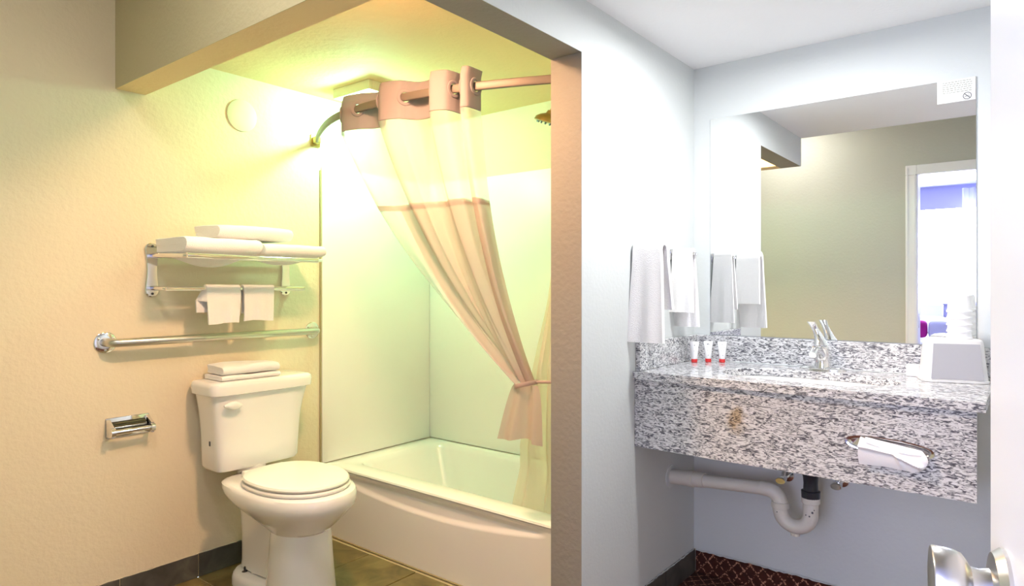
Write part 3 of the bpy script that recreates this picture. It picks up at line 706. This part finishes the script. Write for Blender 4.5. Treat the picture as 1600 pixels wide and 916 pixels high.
# toiletry tubes
def toiletry(x, y, label, marks, rz):
    q = thing('toiletry_tube', label, 'toiletries', (x, y, CZ), 'white toiletry tubes with red caps')
    def put(bm, nm, m):
        bmesh.ops.transform(bm, matrix=Matrix.Translation((x, y, CZ)) @ Matrix.Rotation(rz, 4, 'Z'), verts=bm.verts); return lk(nm, bm, m, q, True)
    bm = bmesh.new(); lathe(bm, (0, 0, .0005), (0, 0, 1), [(0, .0112), (.001, .0122), (.0135, .0124), (.0145, .011)], 24); put(bm, 'cap', 'red')
    bm = bmesh.new(); loft(bm, [egg(0, 0, a, a, b, z, 2, 2, 28) for a, b, z in ((.0112, .0112, .0145), (.0130, .0125, .018), (.0140, .0115, .035), (.0165, .006, .062), (.0190, .0015, .078), (.0192, .0012, .088))]); put(bm, 'tube', 'tube')
    bm = bmesh.new()
    for (mx, mz, w, h) in marks: box(bm, mx-w/2, mx+w/2, -.0128+.0125*max(0, (mz-.03))/.055, -.0120+.0125*max(0, (mz-.03))/.055, mz-h/2, mz+h/2)
    put(bm, 'printed_text', 'ink')
big = [(-.004, .074, .003, .007), (.000, .075, .003, .006), (.003, .072, .002, .005), (-.001, .062, .013, .0022), (-.001, .050, .009, .001), (-.002, .030, .006, .001)]
thin = [(0, .074, .002, .003), (0, .062, .015, .0018), (-.001, .050, .013, .001), (0, .030, .007, .001)]
toiletry(-1.112, 2.630, 'left white toiletry tube with red cap in the counter corner', [(0, .070, .004, .006), (0, .060, .010, .002), (0, .048, .009, .001)], .6)
toiletry(-1.072, 2.680, 'middle white toiletry tube with red cap and bold dark lettering', big, .55)
toiletry(-1.020, 2.700, 'right white toiletry tube with red cap and thin lettering nearest the sink', thin, .55)

# mirror with its sticker
mr = thing('wall_mirror', 'large frameless wall mirror above the granite backsplash', 'mirror', (-.62, YM, 1.045))
lk('mirror_glass', bx(-1.096, -.153, YM-.006, YM-.001, 1.046, 1.978), 'mirror', mr)
st = thing('notice_sticker', 'small notice label with a no-smoking sign at the upper right mirror corner', 'sticker', (-.21, YM-.007, 1.94))
yk = YM-.0065
lk('label_sheet', bx(-.266, -.155, yk-.0006, yk, 1.899, 1.9775), 'label', st)
bm = bmesh.new(); random.seed(3)
for r_ in range(6):
    x = -.250
    while x < -.166:
        w = random.uniform(.004, .010); box(bm, x, min(x+w, -.164), yk-.0009, yk-.0005, 1.9685-r_*.0072, 1.9703-r_*.0072); x += w+.0022
lk('small_print', bm, 'ink_green', st)
bm = bmesh.new(); cx_, cz_ = -.178, 1.915; n = 32
for i in range(n):
    a, b = 2*PI*i/n, 2*PI*(i+1)/n
    q = [Vector((cx_+r_*math.cos(t_), yk-.0010, cz_+r_*math.sin(t_))) for r_, t_ in ((.0105, a), (.0105, b), (.0128, b), (.0128, a))]
    bm.faces.new([bm.verts.new(v) for v in q])
for sg in ((-1, 1),):
    d = Vector((.0078, 0, -.0078)); n_ = Vector((.0009, 0, .0009)); c0 = Vector((cx_, yk-.0010, cz_))
    bm.faces.new([bm.verts.new(v) for v in (c0-d-n_, c0+d-n_, c0+d+n_, c0-d+n_)])
lk('no_smoking_ring', bm, 'ink', st)
bm = bmesh.new(); box(bm, cx_-.0075, cx_+.004, yk-.0009, yk-.0005, cz_-.0022, cz_-.0004); box(bm, cx_+.0048, cx_+.0068, yk-.0009, yk-.0005, cz_-.0022, cz_-.0004)
tube(bm, [(cx_+.006, yk-.0008, cz_+.001), (cx_+.003, yk-.0008, cz_+.003), (cx_+.006, yk-.0008, cz_+.005), (cx_+.003, yk-.0008, cz_+.0065)], .0005, 5); lk('cigarette_symbol', bm, 'ink', st)

# ice bucket upside down, liner bag, cups, soap box
BM = Matrix.Translation((-.212, 2.650, CZ)) @ Matrix.Rotation(math.radians(17), 4, 'Z')
ib = thing('ice_bucket', 'grey plastic ice bucket standing upside down at the right end of the counter', 'ice bucket', (-.212, 2.650, CZ))
bm = bmesh.new(); loft(bm, [egg(0, 0, a, a, b, z, 6, 6, 56) for a, b, z in ((.096, .062, .001), (.096, .062, .008), (.093, .060, .010), (.081, .052, .130), (.078, .050, .139), (.070, .044, .143))])
bmesh.ops.transform(bm, matrix=BM, verts=bm.verts); lk('bucket_shell', bm, 'plastic_rim', ib, True)
bm = bmesh.new(); loft(bm, [[Vector((x*.96, yq+(.0008 if k else -.0012), z)) for x, yq, z in ((-.076, -.0605, .012), (.076, -.0605, .012), (.068, -.0525, .128), (-.068, -.0525, .128))] for k in (0, 1)])
bmesh.ops.transform(bm, matrix=BM, verts=bm.verts); lk('grey_face', bm, 'plastic_grey', ib)
cs = thing('cup_stack', 'tall stack of white foam cups standing on the upturned ice bucket', 'cups', (-.195, 2.655, CZ+.143))
for k in range(5):
    z = CZ+.1435+k*.022; bm = bmesh.new(); lathe(bm, (-.193, 2.655, z), (0, 0, 1), [(0, .037), (.006, .037), (.007, .035), (.055, .030), (.058, .027)], 32); lk('cup', bm, 'foam', cs, True)
bm = bmesh.new()
def bagp(u, v):
    a = 2*PI*u; r = .020+.010*math.sin(3*a+1)+.006*math.sin(7*a+v*5); f = math.sin(PI*min(1, .15+v*.85))
    return Vector((-.100+r*f*math.cos(a)*.8-.012*v+.01, 2.715+r*f*.5*math.sin(a), CZ+.003+.085*v+.006*math.sin(5*a)*v))
bm = sheet(bagp, 36, 14, 0, 1); tag(lk('bucket_liner_bag', bm, 'bag', None, False), 'crumpled clear plastic liner bag beside the ice bucket', 'plastic bag')
tag(lk('soap_box', bx(-.352, -.312, 2.690, 2.728, CZ+.0005, CZ+.042, .003, 2), 'foam', None, True), 'small white box of soap left of the ice bucket', 'soap')

# recessed tissue dispenser in the front panel
td = thing('tissue_dispenser', 'chrome oval tissue dispenser let into the granite front panel, left end bare', 'dispenser', (-.335, FY+.014, .77))
yf = FY+.014
prof = [(.0+.118*spow(math.cos(a), .75), .026*spow(math.sin(a), .9)) for a in [2*PI*k/40 for k in range(40)]]
bm = bmesh.new(); cx_, cz_ = -.335, .777
loft(bm, [[Vector((cx_+a, yf-.0002, cz_+b-.04*a)) for a, b in prof], [Vector((cx_+a*.99, yf-.005, cz_+b*.97-.04*a)) for a, b in prof], [Vector((cx_+a*.90, yf-.004, cz_+b*.75-.04*a)) for a, b in prof], [Vector((cx_+a*.86, yf-.0005, cz_+b*.6-.04*a)) for a, b in prof]])
lk('oval_plate', bm, 'chrome', td, True)
tr_ = thing('facial_tissue', 'white tissue pulled from the dispenser with a creased folded flap', 'tissue', (-.335, yf-.01, .75))
def tis(u, v):
    x = -.408+.160*u; ztop = .800-.020*u-.008*math.sin(u*PI); zb = .716+.004*math.sin(u*4)+.020*max(0, (u-.82)/.18)**1.5
    z = ztop+(zb-ztop)*v; xo = x+.008*v*(u-.2)-.004*math.sin(PI*v)*(1-u)+(.012*math.sin(PI*v) if u > .85 else 0)*(u-.85)/.15
    cre = -.012*math.exp(-((z-(.790-.30*u*.16-.03*abs(u-.55)))/.006)**2)-.008*math.exp(-((u-.62-.12*(v-.4))/.035)**2)*math.sin(PI*v)
    return Vector((xo, yf-.012-.010*math.sin(PI*v*.9)+cre, z))
bm = sheet(tis, 40, 24, 0, 1); o = lk('tissue_sheet', bm, 'paper', tr_, True)
def tis2(u, v):
    x = -.395+.145*u; return Vector((x, yf-.008-.012*v, .800-.020*u-v*(.012+.008*math.sin(PI*u))))
bm = sheet(tis2, 24, 6, 0, 1); lk('tissue_fold', bm, 'paper', tr_, True)

# plumbing
dp = thing('drain_pipe', 'white plastic sink trap and waste pipe with a black tailpiece under the vanity', 'pipe', (-.67, 2.5, .45))
PY = 2.50; xr_, xl_ = -.622, -.727; cxm = (xr_+xl_)/2; R0 = (xr_-xl_)/2; zb = .435
bm = bmesh.new(); tube(bm, [(xr_, PY, .485), (xr_, PY, .47)]+arc((cxm, PY, zb), R0, 0, -PI, (1, 0, 0), (0, 0, 1), 18)+[(xl_, PY, .455)], .026, 22); lk('trap_bend', bm, 'pvc', dp, True)
bm = bmesh.new(); tube(bm, [(xl_, PY, .452)]+arc((xl_-.045, PY, .455), .045, 0, PI/2*1.0, (1, 0, 0), (0, 0, 1), 9)+[(xl_-.07, PY, .501)], .0275, 22); lk('elbow', bm, 'pvc', dp, True)
bm = bmesh.new(); tube(bm, [(xl_-.055, PY, .501), (XP+.13, PY+.02, .478)], .0255, 22); lk('waste_pipe', bm, 'pvc', dp, True)
bm = bmesh.new(); a = Vector((xl_-.055, PY, .501)); b = Vector((XP+.002, PY+.028, .470)); d = (b-a).normalized(); Lb = (b-a).length
lathe(bm, a+d*(Lb-.150), d, [(0, .0295), (.045, .0300), (.046, .033), (.066, .033), (.067, .030), (.118, .030), (.148, .030)], 24); lk('coupling', bm, 'pvc', dp, True)
bm = bmesh.new(); lathe(bm, (XP+.0005, PY+.028, .470), (1, 0, 0), [(0, .048), (.003, .047), (.006, .032)], 28); lk('wall_collar', bm, 'wall_cool', dp, True)
for (p0, ax_2) in (((xr_, PY, .478), (0, 0, 1)), ((xl_, PY, .440), (0, 0, 1))):
    bm = bmesh.new(); lathe(bm, p0, ax_2, [(0, .029), (.002, .031), (.021, .031), (.023, .028)], 24); lk('slip_nut', bm, 'pvc', dp, True)
bm = bmesh.new(); lathe(bm, (cxm, PY, zb-R0-.028), (0, 0, -1), [(-.006, .017), (.004, .016), (.005, .012)], 20); lk('cleanout_plug', bm, 'pvc', dp, True)
bm = bmesh.new(); lathe(bm, (xr_, PY, .498), (0, 0, 1), [(0, .031), (.024, .032), (.026, .025), (.05, .024), (.075, .026), (.09, .034), (.135, .034), (.20, .028), (.277, .022)], 28); lk('tailpiece', bm, 'black', dp, True)
bm = bmesh.new()
for dx_, dz_, r_ in ((.012, .452, .004), (.002, .437, .003), (.018, .462, .002), (-.010, .44, .0022), (xl_-xr_-.004, .43, .0022)):
    bm = bmesh.new(); lathe(bm, (xr_+dx_, PY-.0258, dz_), (0, -1, 0), [(0, r_), (.0012, r_*.8)], 7); lk('dirt_spot', bm, 'ink', dp)
def valve(x, z, label):
    v = thing('stop_valve', label, 'valve', (x, YM, z), )
    bm = bmesh.new(); lathe(bm, (x, YM-.0005, z), (0, -1, 0), [(0, .026), (.004, .024), (.010, .010), (.055, .010), (.056, .013), (.085, .013), (.087, .006)], 20); lk('valve_body', bm, 'chrome', v, True)
    bm = bmesh.new(); loft(bm, [egg(x, z, a, a, b, 0, 2, 2, 20) for a, b in ((.018, .011), (.021, .013), (.021, .013), (.018, .011))])
    vs = list(bm.verts)
    for i, q in enumerate(vs): 
        k = i//20; q.co = Vector((q.co.x, YM-(.088, .092, .100, .104)[k], q.co.y))
    lk('oval_handle', bm, 'chrome', v, True)
    bm = bmesh.new(); tube(bm, [(x, YM-.045, z+.005), (x+.01, YM-.05, z+.08), (x-.02*(1 if x > -.65 else -1), YM-.045, z+.22), (fx+(.03 if x > -.65 else -.03), YM-.06, CZ-.04)], .005, 10); lk('supply_hose', bm, 'steel', v, True)
valve(-.775, .490, 'chrome stop valve on the wall left of the black tailpiece'); valve(-.575, .505, 'chrome stop valve on the wall right of the black tailpiece')
bm = bmesh.new(); box(bm, -1.12, -.81, YM-.05, YM-.002, .562, .570, .002, 1); box(bm, -1.12, -.81, YM-.010, YM-.002, .540, .562, .002, 1)
tag(lk('support_rail', bm, 'pvc', None, False), 'painted angle rail fixed to the wall under the vanity', 'bracket')

# towels and chrome holders on the partition wall (seen in the mirror)
def holder(y, z, label):
    h = thing('towel_holder', label, 'towel holder', (XP, y, z), 'chrome towel holders on the partition wall')
    bm = bmesh.new(); box(bm, XP+.0005, XP+.006, y-.022, y+.022, z-.022, z+.022, .003, 2); lk('wall_plate', bm, 'chrome', h, True)
    bm = bmesh.new(); box(bm, XP+.006, XP+.105, y-.012, y+.012, z-.006, z+.006, .003, 2); lk('arm', bm, 'chrome', h, True)
    return h
holder(2.54, 1.385, 'short chrome towel arm near the mirror corner')
holder(2.22, 1.385, 'short chrome towel arm farther from the mirror')
def drape_x(name, label, y, z, x0, x1, l1, l2, th, seed, group, spread=.015):
    bm = bmesh.new(); rings = []; n = 18
    path = [(-spread*1.6, -l1), (-spread*1.3, -l1*.6), (-spread, -l1*.2)]+[(spread*math.cos(a), spread*math.sin(a)) for a in [PI-PI*k/8 for k in range(9)]]+[(spread, -l2*.2), (spread*1.4, -l2*.6), (spread*1.7, -l2)]
    prof = ribbon(path, th)
    for i in range(n+1):
        s = i/n; ring = []
        for q in prof:
            f = max(0, -q.y)/max(l1, l2); x = x0+(x1-x0)*s+(s-.5)*.03*f
            ring.append(Vector((x, y+q.x+.006*math.sin(s*11+seed)*f, z+q.y)))
        rings.append(ring)
    loft(bm, rings); bmesh.ops.triangulate(bm, faces=[f for f in bm.faces if len(f.verts) > 4])
    return tag(lk(name, bm, 'terry', None, True), label, 'towel', group)
drape_x('hand_towel', 'narrow white hand towel hanging near the mirror on the partition wall', 2.54, 1.388, XP+.012, XP+.095, .24, .30, .012, 1, 'white towels on the partition wall', .016)
drape_x('hand_towel', 'wide long white towel hanging farther from the mirror on the partition wall', 2.22, 1.388, XP+.010, XP+.120, .34, .22, .022, 4, 'white towels on the partition wall', .028)

# ------------------------------------------------------------ door with knob, door frame
C0 = Vector((-.0167, .6637, 1.0025)); A = Vector((-.98, -.199, 0)).normalized(); T = Vector((.199, -.98, 0)).normalized()
E0 = C0-T*.065
def dbox(bm, t0, t1, n0, n1, z0, z1):
    vs = [Vector((E0.x, E0.y, 0))+T*a+A*b+Vector((0, 0, c)) for c in (z0, z1) for a, b in ((t0, n0), (t1, n0), (t1, n1), (t0, n1))]
    v = [bm.verts.new(q) for q in vs]
    for f in ((0, 1, 2, 3), (7, 6, 5, 4), (0, 4, 5, 1), (1, 5, 6, 2), (2, 6, 7, 3), (3, 7, 4, 0)): bm.faces.new([v[k] for k in f])
bm = bmesh.new(); dbox(bm, 0, .70, -.036, 0, .012, 2.03)
dr = struct('door_1', bm, 'white')
bm = bmesh.new(); lathe(bm, C0, A, [(-.0, .034), (.003, .0345), (.009, .030), (.011, .017), (.018, .0155), (.024, .0165), (.0265, .021), (.030, .026), (.035, .028), (.050, .029), (.0515, .028), (.052, .024), (.0505, .018), (.0505, .001)], 48)
lk('door_knob', bm, 'knob', dr, True)
bm = bmesh.new(); dbox(bm, -.002, 0, -.030, -.008, .96, 1.06); lk('latch_plate', bm, 'chrome', dr)
bm = bmesh.new()
for b_ in ((-.715, -.645, YB, YB+.016, 0, 2.0495), (-.645, .148, YB, YB+.016, 2.05, 2.12), (-.715, -.6455, YB, YB+.016, 2.05, 2.12), (-.66, -.640, -.05, YB, 0, 2.06), (-.66, .115, -.05, YB, 2.05, 2.07), (-.715, -.6455, -.056, -.0405, 0, 2.12), (-.645, .13, -.056, -.04, 2.05, 2.12)): box(bm, *b_, .003, 1)
fr = struct('trim_10', bm, 'white')
bm = bmesh.new(); box(bm, -.706, -.70, YB+.016, YB+.022, 0, 2.1); box(bm, -.662, -.655, YB+.016, YB+.020, 0, 2.06); lk('casing_bead', bm, 'white', fr)
bm = bmesh.new(); box(bm, -.6405, -.638, .01, .05, .96, 1.06); lk('strike_plate', bm, 'steel', fr)

# ------------------------------------------------------------ bedroom seen in the mirror
struct('floor_bedroom', bx(-3.2, 1.4, -3.5, -.04, -.06, 0), 'wood')
struct('ceiling_bedroom', bx(-3.2, 1.4, -3.5, -.04, 2.42, 2.5), 'bedceil')
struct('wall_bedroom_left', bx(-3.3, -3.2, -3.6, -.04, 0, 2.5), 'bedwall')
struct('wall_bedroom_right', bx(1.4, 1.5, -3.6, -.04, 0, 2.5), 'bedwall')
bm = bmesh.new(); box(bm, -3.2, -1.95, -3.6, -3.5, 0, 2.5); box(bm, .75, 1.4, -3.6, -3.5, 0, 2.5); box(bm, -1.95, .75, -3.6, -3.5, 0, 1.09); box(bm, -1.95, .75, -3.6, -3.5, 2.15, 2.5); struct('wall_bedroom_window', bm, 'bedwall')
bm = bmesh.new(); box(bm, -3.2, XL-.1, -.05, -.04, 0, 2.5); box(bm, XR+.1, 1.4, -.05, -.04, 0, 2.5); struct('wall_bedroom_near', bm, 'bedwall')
bm = bmesh.new(); box(bm, -1.95, .75, -3.6, -3.46, 1.06, 1.09); box(bm, -.63, -.59, -3.58, -3.54, 1.09, 2.15); box(bm, -1.95, .75, -3.58, -3.54, 2.12, 2.15); struct('window_1', bm, 'white')
def bcp(u, v): return Vector((-.62+.55*u+.03*v*(1-u), -3.36+.035*math.sin(u*40+v), 2.36-v*1.9))
bm = sheet(bcp, 90, 10, 0, 1); tag(lk('window_curtain', bm, 'bcurtain', None, True), 'sheer pale blue curtain at the bright bedroom window, seen in the mirror', 'curtain')
hu = bmesh.new(); box(hu, -1.7, -.80, -3.44, -3.30, .40, 1.055, .012, 2); tag(lk('window_heater', hu, 'lav', None, True), 'lavender grey unit below the bedroom window', 'heater')
bd = thing('bed', 'white made bed in the bedroom, seen low in the mirror', 'bed', (-1.3, -2.2, 0))
lk('bed_base', bx(-2.3, -.55, -3.05, -1.35, .06, .42, .02, 2), 'lav', bd, True); lk('mattress', bx(-2.3, -.52, -3.05, -1.32, .42, .78, .06, 4), 'bedwhite', bd, True)
def pil(name, label, cat, x, y, z, a, b, c, m, rz=0, rx=0):
    bm = bmesh.new(); bmesh.ops.create_uvsphere(bm, u_segments=28, v_segments=16, radius=1)
    for v in bm.verts: v.co = Vector((a*spow(v.co.x, .45), b*spow(v.co.y, .8), c*spow(v.co.z, .5)))
    bmesh.ops.transform(bm, matrix=Matrix.Translation((x, y, z)) @ Matrix.Rotation(rz, 4, 'Z') @ Matrix.Rotation(rx, 4, 'X'), verts=bm.verts)
    return tag(lk(name, bm, m, None, True), label, cat)
pil('pillow', 'white pillow at the back of the bed under the window', 'pillow', -.95, -2.45, .868, .30, .09, .085, 'bedwhite')
pil('cushion', 'magenta cushion on the bed, seen low in the mirror', 'cushion', -.825, -1.50, .868, .075, .06, .080, 'magenta')
pil('cushion', 'lavender cushion leaning beside the magenta one on the bed', 'cushion', -.665, -1.50, .865, .080, .05, .085, 'lav', 0, .2)
